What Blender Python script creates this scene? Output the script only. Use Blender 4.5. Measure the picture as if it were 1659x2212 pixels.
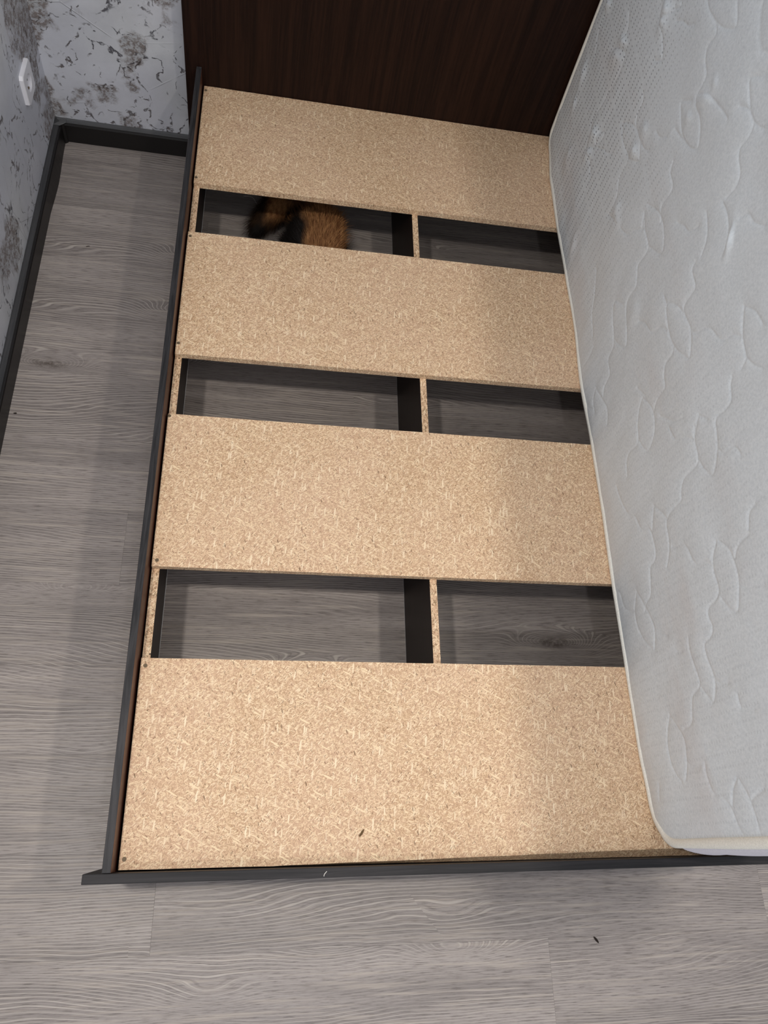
import bpy, bmesh, math, random
import numpy as np
from mathutils import Vector, Matrix, noise as mnoise

for o in list(bpy.data.objects):
    bpy.data.objects.remove(o, do_unlink=True)
scene = bpy.context.scene
COL = scene.collection
FZ = 0.2846            # height of the top of the base boards above the floor
R = math.radians

# ------------------------------------------------------------------ camera
cam_data = bpy.data.cameras.new('camera')
cam = bpy.data.objects.new('camera', cam_data)
COL.objects.link(cam)
cam.location = (0.195647, 0.041628, 1.505068 + FZ)
cam.rotation_mode = 'XYZ'
cam.rotation_euler = (0.421048, -0.180538, -0.021717)
cam_data.sensor_fit = 'VERTICAL'
cam_data.sensor_height = 36.0
cam_data.lens = 1627.640510 / 2212.0 * 36.0
cam_data.clip_start = 0.02
scene.camera = cam

# ------------------------------------------------------------------ light
scene.view_settings.view_transform = 'Standard'
scene.view_settings.look = 'None'
scene.view_settings.gamma = 1.0
scene.view_settings.use_curve_mapping = False
scene.view_settings.exposure = 0.0
world = bpy.data.worlds.new('world'); scene.world = world
world.use_nodes = True
world.node_tree.nodes['Background'].inputs[0].default_value = (0.93, 0.95, 1.0, 1)
world.node_tree.nodes['Background'].inputs[1].default_value = 0.70

def lamp(name, loc, power, colour, radius=0.045, spread=math.pi):
    d = bpy.data.lights.new(name, 'AREA'); d.shape = 'DISK'; d.size = radius * 2
    d.energy = power; d.color = colour; d.spread = spread
    o = bpy.data.objects.new(name, d); COL.objects.link(o); o.location = loc
    return o
CEIL = 2.46
lamp('ceiling_lamp_left', (-0.30, 0.13, CEIL - 0.03), 16.5, (1.0, 0.94, 0.86))
lamp('ceiling_lamp_right', (1.12, 0.13, CEIL - 0.03), 13.0, (1.0, 0.92, 0.82))
lamp('ceiling_lamp_near', (0.41, -0.76, CEIL - 0.03), 6.5, (0.97, 0.96, 1.0))

# ------------------------------------------------------------------ helpers
def empty(name, loc=(0, 0, 0), label=None, cat=None, group=None, kind=None, parent=None):
    o = bpy.data.objects.new(name, None); COL.objects.link(o); o.location = loc
    o.empty_display_size = 0.1
    tag(o, label, cat, group, kind)
    if parent: o.parent = parent
    return o
def tag(o, label=None, cat=None, group=None, kind=None):
    if label: o['label'] = label
    if cat: o['category'] = cat
    if group: o['group'] = group
    if kind: o['kind'] = kind
    return o
def link(name, me, mat=None, parent=None, smooth=False, **k):
    if mat and not me.materials: me.materials.append(mat)
    if smooth: me.polygons.foreach_set('use_smooth', [True] * len(me.polygons))
    o = bpy.data.objects.new(name, me); COL.objects.link(o)
    if parent: o.parent = parent
    return tag(o, **k)
def from_bm(name, bm, mat=None, parent=None, smooth=False, **k):
    me = bpy.data.meshes.new(name); bm.normal_update(); bm.to_mesh(me); bm.free()
    return link(name, me, mat, parent, smooth, **k)
def mesh(name, vs, fs, mat=None, parent=None, smooth=False, **k):
    me = bpy.data.meshes.new(name); me.from_pydata([tuple(v) for v in vs], [], fs); me.update()
    return link(name, me, mat, parent, smooth, **k)
def hexa(bm, p, bevel=0.0):
    """p: 8 corners, bottom 4 then top 4, counter-clockwise from above"""
    v = [bm.verts.new(q) for q in p]
    fs = [(3, 2, 1, 0), (4, 5, 6, 7), (0, 1, 5, 4), (1, 2, 6, 5), (2, 3, 7, 6), (3, 0, 4, 7)]
    faces = [bm.faces.new([v[i] for i in f]) for f in fs]
    if bevel:
        es = list({e for f in faces for e in f.edges})
        bmesh.ops.bevel(bm, geom=es, offset=bevel, segments=2, affect='EDGES', profile=0.6)
def box(bm, a, b, bevel=0.0):
    (x0, y0, z0), (x1, y1, z1) = a, b
    hexa(bm, [(x0, y0, z0), (x1, y0, z0), (x1, y1, z0), (x0, y1, z0), (x0, y0, z1), (x1, y0, z1), (x1, y1, z1), (x0, y1, z1)], bevel)
def boxobj(name, a, b, mat, parent, bevel=0.0, **k):
    bm = bmesh.new(); box(bm, a, b, bevel); return from_bm(name, bm, mat, parent, **k)
def tube(pts, r, seg=8, taper=False):
    """closed-end tube along points -> verts, faces; r number or list"""
    P = [Vector(p) for p in pts]; n = len(P); vs = []; fs = []
    rr = r if isinstance(r, (list, tuple)) else [r] * n
    up = Vector((0.13, 0.21, 0.97)).normalized()
    for i, p in enumerate(P):
        t = (P[min(i + 1, n - 1)] - P[max(i - 1, 0)]).normalized()
        a = t.cross(up)
        if a.length < 1e-4: a = t.cross(Vector((1, 0, 0)))
        a.normalize(); b = a.cross(t).normalized()
        for k in range(seg):
            an = 2 * math.pi * k / seg
            vs.append(p + (a * math.cos(an) + b * math.sin(an)) * rr[i])
    for i in range(n - 1):
        for k in range(seg):
            k2 = (k + 1) % seg
            fs.append((i * seg + k, i * seg + k2, (i + 1) * seg + k2, (i + 1) * seg + k))
    fs.append(tuple(range(seg - 1, -1, -1))); fs.append(tuple(range((n - 1) * seg, n * seg)))
    return vs, fs

# ------------------------------------------------------------------ shader helpers
class NT:
    def __init__(s, name, rough=0.5, spec=0.5):
        s.m = bpy.data.materials.new(name); s.m.use_nodes = True
        s.t = s.m.node_tree; s.b = s.t.nodes['Principled BSDF']
        s.b.inputs['Roughness'].default_value = rough
        s.b.inputs['Specular IOR Level'].default_value = spec
    def n(s, typ, **k):
        nd = s.t.nodes.new(typ)
        for a, v in k.items(): setattr(nd, a, v)
        return nd
    def put(s, sock, v):
        if v is None: return
        if isinstance(v, (int, float, tuple, list)):
            if isinstance(v, (tuple, list)) and len(v) == 3 and sock.type == 'RGBA': v = (*v, 1)
            sock.default_value = v
        else: s.t.links.new(v, sock)
    def coord(s, which='Object'):
        return s.n('ShaderNodeTexCoord').outputs[which]
    def rnd(s): return s.n('ShaderNodeObjectInfo').outputs['Random']
    def math(s, op, a, b=None, c=None, clamp=False):
        nd = s.n('ShaderNodeMath', operation=op, use_clamp=clamp)
        s.put(nd.inputs[0], a); s.put(nd.inputs[1], b)
        if c is not None: s.put(nd.inputs[2], c)
        return nd.outputs[0]
    def vec(s, op, a, b=None, scale=None):
        nd = s.n('ShaderNodeVectorMath', operation=op)
        s.put(nd.inputs[0], a); s.put(nd.inputs[1], b)
        if scale is not None: s.put(nd.inputs['Scale'], scale)
        return nd.outputs[1] if op in ('LENGTH', 'DISTANCE', 'DOT_PRODUCT') else nd.outputs[0]
    def mapping(s, v, scale=(1, 1, 1), rot=(0, 0, 0), loc=(0, 0, 0)):
        nd = s.n('ShaderNodeMapping'); s.put(nd.inputs[0], v)
        nd.inputs['Scale'].default_value = scale; nd.inputs['Rotation'].default_value = rot; nd.inputs['Location'].default_value = loc
        return nd.outputs[0]
    def noise(s, v, scale=1.0, detail=2.0, rough=0.5, dist=0.0):
        nd = s.n('ShaderNodeTexNoise'); s.put(nd.inputs['Vector'], v)
        s.put(nd.inputs['Scale'], scale); s.put(nd.inputs['Detail'], detail); s.put(nd.inputs['Roughness'], rough); s.put(nd.inputs['Distortion'], dist)
        return nd.outputs[0]
    def noisec(s, v, scale=1.0, detail=2.0):
        nd = s.n('ShaderNodeTexNoise'); s.put(nd.inputs['Vector'], v); s.put(nd.inputs['Scale'], scale); s.put(nd.inputs['Detail'], detail)
        return nd.outputs[1]
    def voro(s, v, scale=1.0, rand=1.0, feature='F1'):
        nd = s.n('ShaderNodeTexVoronoi', feature=feature); s.put(nd.inputs['Vector'], v)
        s.put(nd.inputs['Scale'], scale); s.put(nd.inputs['Randomness'], rand)
        return nd.outputs['Distance'], (nd.outputs['Color'] if 'Color' in nd.outputs else None)
    def chan(s, c, i=0):
        nd = s.n('ShaderNodeSeparateXYZ'); s.put(nd.inputs[0], c); return nd.outputs[i]
    def comb(s, x, y, z):
        nd = s.n('ShaderNodeCombineXYZ'); s.put(nd.inputs[0], x); s.put(nd.inputs[1], y); s.put(nd.inputs[2], z); return nd.outputs[0]
    def ramp(s, f, lo, hi, a=0.0, b=1.0, smooth=True):
        nd = s.n('ShaderNodeMapRange', interpolation_type='SMOOTHSTEP' if smooth else 'LINEAR')
        s.put(nd.inputs[0], f); s.put(nd.inputs[1], lo); s.put(nd.inputs[2], hi); s.put(nd.inputs[3], a); s.put(nd.inputs[4], b)
        return nd.outputs[0]
    def mix(s, f, a, b):
        nd = s.n('ShaderNodeMix', data_type='RGBA'); s.put(nd.inputs[0], f)
        s.put(nd.inputs[6], a); s.put(nd.inputs[7], b); return nd.outputs[2]
    def mul(s, f, a, b):
        nd = s.n('ShaderNodeMix', data_type='RGBA', blend_type='MULTIPLY'); s.put(nd.inputs[0], f)
        s.put(nd.inputs[6], a); s.put(nd.inputs[7], b); return nd.outputs[2]
    def bump(s, h, strength=0.3, dist=0.001, normal=None):
        nd = s.n('ShaderNodeBump'); s.put(nd.inputs['Height'], h); nd.inputs['Strength'].default_value = strength
        nd.inputs['Distance'].default_value = dist
        if normal: s.put(nd.inputs['Normal'], normal)
        return nd.outputs[0]
    def done(s, col, rough=None, normal=None):
        s.put(s.b.inputs['Base Color'], col); s.put(s.b.inputs['Roughness'], rough)
        if normal: s.put(s.b.inputs['Normal'], normal)
        return s.m
def srgb(r, g, b):
    return tuple(((c / 255) / 12.92 if c / 255 <= 0.04045 else ((c / 255 + 0.055) / 1.055) ** 2.4) for c in (r, g, b))

# ---- particleboard: pressed flakes lying in every direction
def mat_chipboard(name, edge=False):
    s = NT(name, 0.62, 0.3)
    p = s.vec('ADD', s.coord(), s.vec('SCALE', (3.1, 7.7, 1.3), None, s.rnd()))
    big = s.noise(p, 3.5, 3); fine = s.noise(p, 420, 3, 0.7); mid = s.noise(p, 90, 2, 0.6)
    base = s.mix(s.ramp(fine, 0.3, 0.7), srgb(170, 134, 102), srgb(216, 182, 145))
    base = s.mix(s.ramp(mid, 0.35, 0.7, 0, 0.45), base, srgb(202, 166, 138))
    base = s.mix(s.ramp(big, 0.35, 0.7, 0, 0.35), base, srgb(216, 180, 156))
    h = fine
    lights = [srgb(241, 218, 182), srgb(234, 206, 170), srgb(245, 225, 194), srgb(222, 190, 156)]
    k = 0
    for (ang, sx, sy, thr, col) in ((0.3, 84, 500, .66, 0), (1.3, 92, 540, .66, 1), (2.35, 78, 480, .66, 2), (0.8, 125, 640, .5, 3), (1.95, 130, 660, .5, 1), (2.85, 120, 620, .5, 0), (1.65, 38, 240, .88, 2), (0.5, 34, 245, .90, 0)):
        q = s.mapping(p, (1, 1, 1), (0, 0, ang)); q = s.vec('ADD', q, s.vec('SCALE', s.noisec(p, 60, 1), None, 0.004))
        d, c = s.voro(s.mapping(q, (sx, sy, sy * 0.4), (0, 0, 0), (k * 3.3, k * 1.7, 0)), 1.0)
        on = s.math('MULTIPLY', s.ramp(d, 0.44, 0.36), s.math('GREATER_THAN', s.chan(c, 0), thr))
        on = s.math('MULTIPLY', on, s.ramp(s.chan(c, 1), 0, 1, 0.45, 0.95))
        base = s.mix(on, base, lights[col]); k += 1
    for (ang, sx, sy, thr) in ((0.9, 120, 460, .86), (2.2, 130, 440, .86), (1.3, 70, 260, .955)):
        q = s.mapping(p, (1, 1, 1), (0, 0, ang))
        d, c = s.voro(s.mapping(q, (sx, sy, sy * 0.4), (0, 0, 0), (k * 3.3, k * 1.7, 0)), 1.0)
        on = s.math('MULTIPLY', s.ramp(d, 0.38, 0.28), s.math('GREATER_THAN', s.chan(c, 0), thr))
        on = s.math('MULTIPLY', on, s.ramp(s.chan(c, 1), 0, 1, 0.15, 0.75 if not edge else 0.95))
        base = s.mix(on, base, srgb(112, 82, 56)); k += 1
    d, c = s.voro(p, 62.0)                                             # a few dark bark specks
    sp = s.math('MULTIPLY', s.ramp(d, 0.13, 0.08), s.math('GREATER_THAN', s.chan(c, 2), 0.93 if not edge else 0.7))
    base = s.mix(sp, base, srgb(52, 38, 28))
    if edge:
        cr = s.noise(s.mapping(p, (1.0, 0.45, 1.0)), 210, 3, 0.7)
        base = s.mix(s.ramp(cr, 0.5, 0.66, 0, 0.8), base, srgb(120, 92, 60))
    return s.done(base, 0.62, s.bump(h, 0.25, 0.0006))
# ---- dark wenge-look laminate, grain along an axis
def mat_wenge(name, axis='x', dark=srgb(26, 15, 12), light=srgb(52, 34, 27), rough=0.38, spec=0.5):
    s = NT(name, rough, spec)
    sc = {'x': (3, 160, 160), 'y': (260, 9, 260), 'z': (190, 190, 5)}[axis]
    p = s.coord(); p = s.vec('ADD', p, s.vec('SCALE', s.noisec(p, 1.3, 2), None, 0.05))
    a = s.noise(s.mapping(p, sc), 1.0, 4, 0.65); b = s.noise(s.mapping(p, tuple(c * 0.18 for c in sc)), 1.0, 3, 0.6)
    f = s.math('ADD', s.math('MULTIPLY', s.ramp(a, 0.35, 0.7), 0.7), s.math('MULTIPLY', s.ramp(b, 0.4, 0.65), 0.5), clamp=True)
    return s.done(s.mix(f, dark, light), rough, s.bump(a, 0.35, 0.0007))
# ---- grey oak laminate plank
def mat_plank():
    s = NT('grey_oak_laminate', 0.45, 0.4)
    r = s.rnd(); c0 = s.coord()
    p = s.vec('ADD', c0, s.vec('SCALE', (17.0, 9.0, 0.0), None, r))
    warp = s.math('SUBTRACT', s.noise(s.mapping(p, (0.9, 3.4, 1)), 1.0, 2, 0.4), 0.5)
    warp2 = s.math('SUBTRACT', s.noise(s.mapping(p, (5.0, 22, 1)), 1.0, 2, 0.5), 0.5)
    # knots: the rings swing round them
    kp = s.mapping(p, (2.2, 7.0, 1.0)); kd, kc = s.voro(kp, 1.0, 0.9)
    kn = s.math('POWER', 2.718, s.math('MULTIPLY', s.math('MULTIPLY', kd, kd), -26.0))
    kon = s.math('GREATER_THAN', s.chan(kc, 0), 0.30)
    kn = s.math('MULTIPLY', kn, kon)
    y = s.chan(p, 1)
    h = s.math('ADD', s.math('MULTIPLY', y, 150.0), s.math('MULTIPLY', warp, 31.0))
    h = s.math('ADD', h, s.math('MULTIPLY', warp2, 2.2))
    h = s.math('ADD', h, s.math('MULTIPLY', kn, 13.0))
    ring = s.math('SINE', s.math('MULTIPLY', h, 6.2832))
    ring2 = s.math('SINE', s.math('MULTIPLY', h, 6.2832 * 2.37))
    fib = s.noise(s.mapping(p, (26, 520, 1)), 1.0, 3, 0.65)
    fib2 = s.noise(s.mapping(p, (4, 120, 1)), 1.0, 3, 0.6)
    band = s.noise(s.mapping(p, (1.5, 16, 1)), 1.0, 3, 0.55)
    amp = s.ramp(s.noise(s.mapping(p, (1.6, 9, 1)), 1.0, 2), 0.35, 0.62, 0.25, 1.0)
    base = s.mix(s.ramp(band, 0.3, 0.72), srgb(134, 127, 124), srgb(162, 154, 150))
    base = s.mix(s.math('MULTIPLY', s.ramp(fib, 0.47, 0.66), 0.75), base, srgb(100, 92, 89))
    base = s.mix(s.math('MULTIPLY', s.ramp(fib2, 0.5, 0.68), 0.6), base, srgb(182, 172, 162))
    base = s.mix(s.math('MULTIPLY', s.math('MULTIPLY', s.ramp(ring, 0.35, 1.0), amp), 0.55), base, srgb(202, 194, 186))
    base = s.mix(s.math('MULTIPLY', s.math('MULTIPLY', s.ramp(ring2, -0.2, -1.0), amp), 0.38), base, srgb(100, 92, 89))
    core = s.math('MULTIPLY', s.ramp(kd, 0.15, 0.03), kon)
    core = s.math('MULTIPLY', core, s.ramp(s.noise(p, 60, 3, 0.7), 0.35, 0.6, 0.2, 0.9))
    base = s.mix(core, base, srgb(84, 74, 68))
    tone = s.ramp(r, 0, 1, 0.93, 1.05, False)
    base = s.mul(1.0, base, s.comb(tone, tone, tone))
    hgt = s.math('ADD', fib, s.math('MULTIPLY', ring, 0.25))
    return s.done(base, s.ramp(fib2, 0.3, 0.7, 0.36, 0.52), s.bump(hgt, 0.22, 0.0006))
# ---- decorative grey plaster with torn veins
def mat_plaster():
    s = NT('grey_decorative_plaster', 0.55, 0.35)
    p0 = s.coord('Object')
    p = s.vec('ADD', p0, s.vec('SCALE', s.noisec(p0, 2.0, 2), None, 0.16))
    cloud = s.noise(p, 5.0, 4, 0.6); hue = s.noise(p0, 3.3, 2)
    base = s.mix(s.ramp(cloud, 0.3, 0.7), srgb(190, 193, 199), srgb(214, 217, 222))
    base = s.mix(s.ramp(hue, 0.4, 0.6, 0, 0.5), base, srgb(202, 205, 218))
    fine = s.noise(p0, 230, 4, 0.75); grit = s.noise(p0, 75, 5, 0.8)
    wob = s.vec('ADD', p, s.vec('SCALE', s.noisec(p0, 22, 4), None, 0.045))
    def vein(scale, off, w, lo, hi):
        v = s.noise(s.mapping(wob, (1, 1, 0.8), (0.3, 0.4, 0.2), (off, off, 0)), scale, 1.5, 0.4)
        a = s.math('ABSOLUTE', s.math('SUBTRACT', v, 0.5))
        m = s.noise(s.mapping(p0, (1, 1, 1), (0, 0, 0), (off * 2, 1, off)), scale * 1.6, 2, 0.5)
        m = s.ramp(m, lo, hi)
        br = s.ramp(s.noise(p0, 60, 2, 0.6), 0.42, 0.55)
        return s.math('MULTIPLY', s.math('MULTIPLY', s.ramp(a, w, w * 0.3), m), br)
    v1 = vein(5.0, 1.3, 0.009, 0.38, 0.48); v2 = vein(7.5, 5.1, 0.009, 0.40, 0.52); v3 = vein(13.0, 9.7, 0.012, 0.44, 0.56)
    veins = s.math('MAXIMUM', s.math('MAXIMUM', v1, v2), v3)
    veins = s.math('MULTIPLY', veins, s.ramp(grit, 0.36, 0.50))
    # torn rough patches with brown and black grit
    pm = s.noise(s.mapping(wob, (1, 1, 1), (0, 0, 0), (4.4, 2.2, 7.0)), 4.6, 3, 0.55)
    patch = s.ramp(pm, 0.545, 0.60)
    gr = s.ramp(grit, 0.42, 0.56)
    rough = s.math('MULTIPLY', patch, gr)
    rough2 = s.math('MULTIPLY', patch, s.ramp(grit, 0.48, 0.36))
    base = s.mix(s.math('MULTIPLY', rough, 0.75), base, srgb(112, 94, 82))
    base = s.mix(s.math('MULTIPLY', rough2, 0.55), base, srgb(178, 180, 182))
    base = s.mix(s.math('MULTIPLY', veins, 0.85), base, s.mix(s.ramp(hue, 0.45, 0.55), srgb(56, 52, 62), srgb(84, 72, 66)))
    # thin trowel scratches
    d, c = s.voro(s.mapping(p0, (1.0, 2.0, 1.2), (0.7, 0.5, 0.9)), 3.2, 1.0, 'DISTANCE_TO_EDGE')
    scr = s.math('MULTIPLY', s.ramp(d, 0.007, 0.002), s.ramp(s.noise(p0, 4.0, 3), 0.5, 0.58))
    base = s.mix(s.math('MULTIPLY', scr, 0.35), base, srgb(196, 198, 202))
    h = s.math('SUBTRACT', s.math('MULTIPLY', cloud, 0.6), s.math('MULTIPLY', veins, 0.5))
    h = s.math('ADD', h, s.math('MULTIPLY', s.math('MULTIPLY', patch, grit), 1.6)); h = s.math('SUBTRACT', h, s.math('MULTIPLY', patch, 1.0))
    h = s.math('ADD', h, s.math('MULTIPLY', fine, 0.06)); h = s.math('ADD', h, s.math('MULTIPLY', scr, 0.2))
    return s.done(base, 0.5, s.bump(h, 0.8, 0.006))
# ---- light grey knitted ticking with rows of little eyelets
def mat_ticking():
    s = NT('grey_quilted_ticking', 0.85, 0.15)
    p = s.coord()
    g = s.mapping(p, (0, 1 / 0.021, 1 / 0.0080))
    gy = s.math('FRACT', s.chan(g, 1)); gz = s.math('FRACT', s.chan(g, 2))
    dy = s.math('MULTIPLY', s.math('SUBTRACT', gy, 0.5), 1.0); dz = s.math('MULTIPLY', s.math('SUBTRACT', gz, 0.5), 1.0)
    d = s.math('SQRT', s.math('ADD', s.math('MULTIPLY', s.math('MULTIPLY', dy, dy), 3.0), s.math('MULTIPLY', dz, dz)))
    grp = s.math('LESS_THAN', s.math('FRACT', s.math('MULTIPLY', s.chan(p, 2), 1 / 0.064)), 0.875)
    hole = s.math('MULTIPLY', s.ramp(d, 0.26, 0.16), grp)
    region = s.math('MULTIPLY', s.ramp(s.math('ADD', s.chan(p, 1), s.math('MULTIPLY', s.noise(p, 6, 2), 0.5)), 0.45, 0.95, 0.12, 1.0), s.ramp(s.math('ADD', s.chan(p, 2), s.math('MULTIPLY', s.noise(p, 5, 2), 0.3)), 0.55, 0.85, 1.0, 0.30))
    hole = s.math('MULTIPLY', hole, region)
    d2, c2 = s.voro(s.mapping(p, (0, 62, 70)), 1.0, 0.55)
    dot = s.math('MULTIPLY', s.ramp(d2, 0.24, 0.12), s.math('GREATER_THAN', s.chan(c2, 0), 0.35))
    fz = s.noise(p, 520, 3, 0.7); fl = s.noise(p, 190, 3, 0.7); big = s.noise(p, 2.2, 3)
    base = s.mix(s.ramp(fl, 0.3, 0.7), srgb(208, 216, 222), srgb(224, 231, 236))
    base = s.mix(s.ramp(fz, 0.4, 0.7, 0, 0.35), base, srgb(234, 240, 242))
    st = s.math('MULTIPLY', s.ramp(s.noise(s.mapping(p, (1, 1.4, 4.5)), 1.6, 3), 0.5, 0.7), s.ramp(s.chan(p, 2), 0.60, 0.32))
    base = s.mix(s.math('MULTIPLY', st, 0.22), base, srgb(196, 180, 172))
    base = s.mix(s.math('MULTIPLY', hole, 0.9), base, srgb(104, 108, 114))
    base = s.mix(s.math('MULTIPLY', dot, 0.5), base, srgb(128, 132, 136))
    hh = s.math('SUBTRACT', s.math('MULTIPLY', fl, 0.5), s.math('MULTIPLY', s.math('ADD', hole, s.math('MULTIPLY', dot, 0.3)), 1.0))
    s.b.inputs['Sheen Weight'].default_value = 0.15
    return s.done(base, 0.85, s.bump(hh, 0.35, 0.0011))
def mat_plain(name, col, rough=0.5, spec=0.5, nscale=90, amt=0.12, bump=0.15, dist=0.0005, metal=0.0):
    s = NT(name, rough, spec); n = s.noise(s.coord(), nscale, 3, 0.6)
    lo = tuple(max(0, c * (1 - amt)) for c in col); hi = tuple(min(1, c * (1 + amt)) for c in col)
    s.b.inputs['Metallic'].default_value = metal
    return s.done(s.mix(s.ramp(n, 0.3, 0.7), lo, hi), rough, s.bump(n, bump, dist))

M_board = mat_chipboard('particleboard')
M_edge = mat_chipboard('particleboard_cut_edge', True)
M_rail_y = mat_wenge('dark_laminate_lengthwise', 'y', srgb(32, 32, 34), srgb(62, 61, 63), 0.55, 0.22)
M_rail_x = mat_wenge('dark_laminate_crosswise', 'x', srgb(30, 30, 32), srgb(52, 50, 52), 0.55, 0.22)
M_head = mat_wenge('wenge_laminate_upright', 'z', srgb(23, 11, 8), srgb(42, 24, 16), 0.5, 0.16)
M_face_y = mat_wenge('brown_laminate_face', 'y', srgb(62, 36, 28), srgb(98, 62, 48), 0.45, 0.3)
M_inner = mat_wenge('dark_brown_panel_face', 'y', srgb(32, 23, 19), srgb(42, 31, 26), 0.5, 0.25)
M_plank = mat_plank()
M_plaster = mat_plaster()
M_ticking = mat_ticking()
M_tape = mat_plain('cream_binding_tape', srgb(240, 239, 230), 0.8, 0.2, 400, 0.08, 0.4)
M_border = mat_plain('white_border_fabric', srgb(222, 220, 228), 0.85, 0.2, 260, 0.06, 0.4)
M_skirt = mat_plain('black_skirting_plastic', srgb(25, 23, 23), 0.42, 0.35, 300, 0.1, 0.1)
M_skirt_top = mat_wenge('skirting_cap_lit_tone', 'x', srgb(78, 79, 81), srgb(104, 105, 107), 0.4, 0.5)  # back cap and corner: the light on the top face is put into the colour
M_skirt_top_y = mat_wenge('skirting_cap_shaded_tone', 'y', srgb(42, 43, 45), srgb(62, 62, 64), 0.4, 0.5)  # same cap along the left wall, its shade painted in as a darker tone
M_socket = mat_plain('white_socket_plastic', srgb(232, 232, 238), 0.3, 0.5, 30, 0.02, 0.02)
M_hole = mat_plain('dark_contact_hole', srgb(30, 30, 32), 0.6)
M_screw = mat_plain('dull_bronze_screw', srgb(120, 104, 84), 0.6, 0.3, 400, 0.1, 0.1, metal=0.3)
M_white = mat_plain('white_edge_tape', srgb(190, 190, 190), 0.5)
M_ceil = mat_plain('white_ceiling_paint', srgb(226, 226, 224), 0.9, 0.2, 40, 0.02)
M_crumb = mat_plain('dark_crumb', srgb(38, 30, 26), 0.8, 0.2, 400, 0.3)
M_thread = mat_plain('pale_thread', srgb(225, 222, 215), 0.8, 0.2, 400, 0.05)
M_floorbase = mat_plain('dark_underlay', srgb(60, 52, 48), 0.9, 0.1)

# ================================================================== ROOM
XL, YB, XR, YF = -0.446, 2.055, 2.95, -2.45      # inner faces of the walls
T = 0.08
def wall(name, a, b, mat):
    bm = bmesh.new(); box(bm, a, b)
    return from_bm(name, bm, mat, kind='structure')
wall('wall_left', (XL - T, YF - T, -0.05), (XL, YB + T, CEIL), M_plaster)
wall('wall_back', (XL, YB, -0.05), (XR, YB + T, CEIL), M_plaster)

floor = boxobj('floor', (XL, YF, -0.05), (XR, YB, -0.009), M_floorbase, None, kind='structure')
PW, PLN = 0.193, 1.380
joint = {0: 0.0425, -1: 0.883, 4: -0.105, 1: 0.60, 2: 1.36, 3: 1.36, 5: 0.75, 6: 1.36, 7: 1.36, 8: 0.47, 9: 0.02, 10: 0.63}
random.seed(4)
cache = {}
def plank_mesh(w, l):
    key = (round(w, 4), round(l, 4))
    if key not in cache:
        bm = bmesh.new(); g = 0.00008
        box(bm, (g, g, -0.008), (l - g, w - g, 0.0), 0.00025)
        me = bpy.data.meshes.new('plank'); bm.to_mesh(me); bm.free(); me.materials.append(M_plank); cache[key] = me
    return cache[key]
for r in range(-12, 12):
    y0 = -0.150 + PW * r; y1 = y0 + PW
    y0c, y1c = max(y0, YF), min(y1, YB)
    if y1c - y0c < 0.004: continue
    j = joint.get(r, random.uniform(0, PLN))
    x = j - math.ceil((j - XL) / PLN) * PLN
    while x < XR:
        a, b = max(x, XL), min(x + PLN, XR)
        if b - a > 0.01:
            o = bpy.data.objects.new('plank', plank_mesh(y1c - y0c, b - a)); COL.objects.link(o)
            o.location = (a, y0c, 0); o.parent = floor
        x += PLN

# ---- skirting boards
def skirting_profile(h=0.067):
    # (distance from wall, height)
    return [(0.0, h), (0.004, h + 0.0006), (0.0145, h - 0.0012), (0.0156, h - 0.0040), (0.0170, h - 0.0040), (0.0196, h - 0.0052), (0.0216, h - 0.0085), (0.0216, 0.0), (0.0, 0.0)]
def skirting(name, n, pos, split):
    prof = skirting_profile(); k = len(prof)
    vs = []; capf = []; bodyf = []
    for i in range(n): vs += [pos(i / (n - 1), d, z) for d, z in prof]
    for i in range(n - 1):
        for j in range(k):
            j2 = (j + 1) % k; f = (i * k + j, i * k + j2, (i + 1) * k + j2, (i + 1) * k + j)
            (capf if j < 3 else bodyf).append(f)
    ends = [tuple(range(k)), tuple(range((n - 1) * k, n * k))]
    root = empty(name, kind='structure')
    bm = bmesh.new()
    def mk(nm, fs, mt):
        used = sorted({i for f in fs for i in f}); mp = {u: q for q, u in enumerate(used)}
        return mesh(nm, [vs[u] for u in used], [tuple(mp[i] for i in f) for f in fs], mt, root)
    mk('skirting_body', bodyf + ends, M_skirt); mk('skirting_cap', capf, split)
    return root
def bow(y, z):    # the left skirting bulges away from the wall near the corner
    t = max(0.0, 1 - z / 0.06)
    return (0.0050 * math.exp(-((y - 1.86) / 0.085) ** 2) * (1.0 if y > 1.775 else math.exp(-((y - 1.775) / 0.012) ** 2))) * t
yl0, yl1 = YF, YB
skirting('baseboard_left', 160, lambda t, d, z: (XL + d + (bow(yl0 + (yl1 - yl0) * t, z) if d > 0.014 else 0), yl0 + (yl1 - yl0) * t, z), M_skirt_top_y)
skirting('baseboard_back', 2, lambda t, d, z: (XL + 0.0 + (XR - XL) * t, YB - d, z), M_skirt_top)
# inner corner connector of the skirting: cap square and upright bead
cn = empty('trim_1', (0, 0, 0), kind='structure')
bm = bmesh.new()
hexa(bm, [(XL, YB - 0.034, 0.0655), (XL + 0.018, YB - 0.034, 0.0655), (XL + 0.034, YB - 0.018, 0.0655), (XL + 0.034, YB, 0.0655),
          (XL, YB - 0.034, 0.0686), (XL + 0.016, YB - 0.034, 0.0680), (XL + 0.034, YB - 0.016, 0.0680), (XL + 0.034, YB, 0.0686)], 0.0005)
from_bm('corner_cap', bm, M_skirt_top, cn)
bm = bmesh.new()
hexa(bm, [(XL + 0.019, YB - 0.030, 0.0), (XL + 0.024, YB - 0.030, 0.0), (XL + 0.030, YB - 0.024, 0.0), (XL + 0.030, YB - 0.019, 0.0),
          (XL + 0.019, YB - 0.028, 0.066), (XL + 0.023, YB - 0.028, 0.066), (XL + 0.028, YB - 0.023, 0.066), (XL + 0.028, YB - 0.019, 0.066)], 0.0006)
from_bm('corner_bead', bm, M_skirt, cn)

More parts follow.
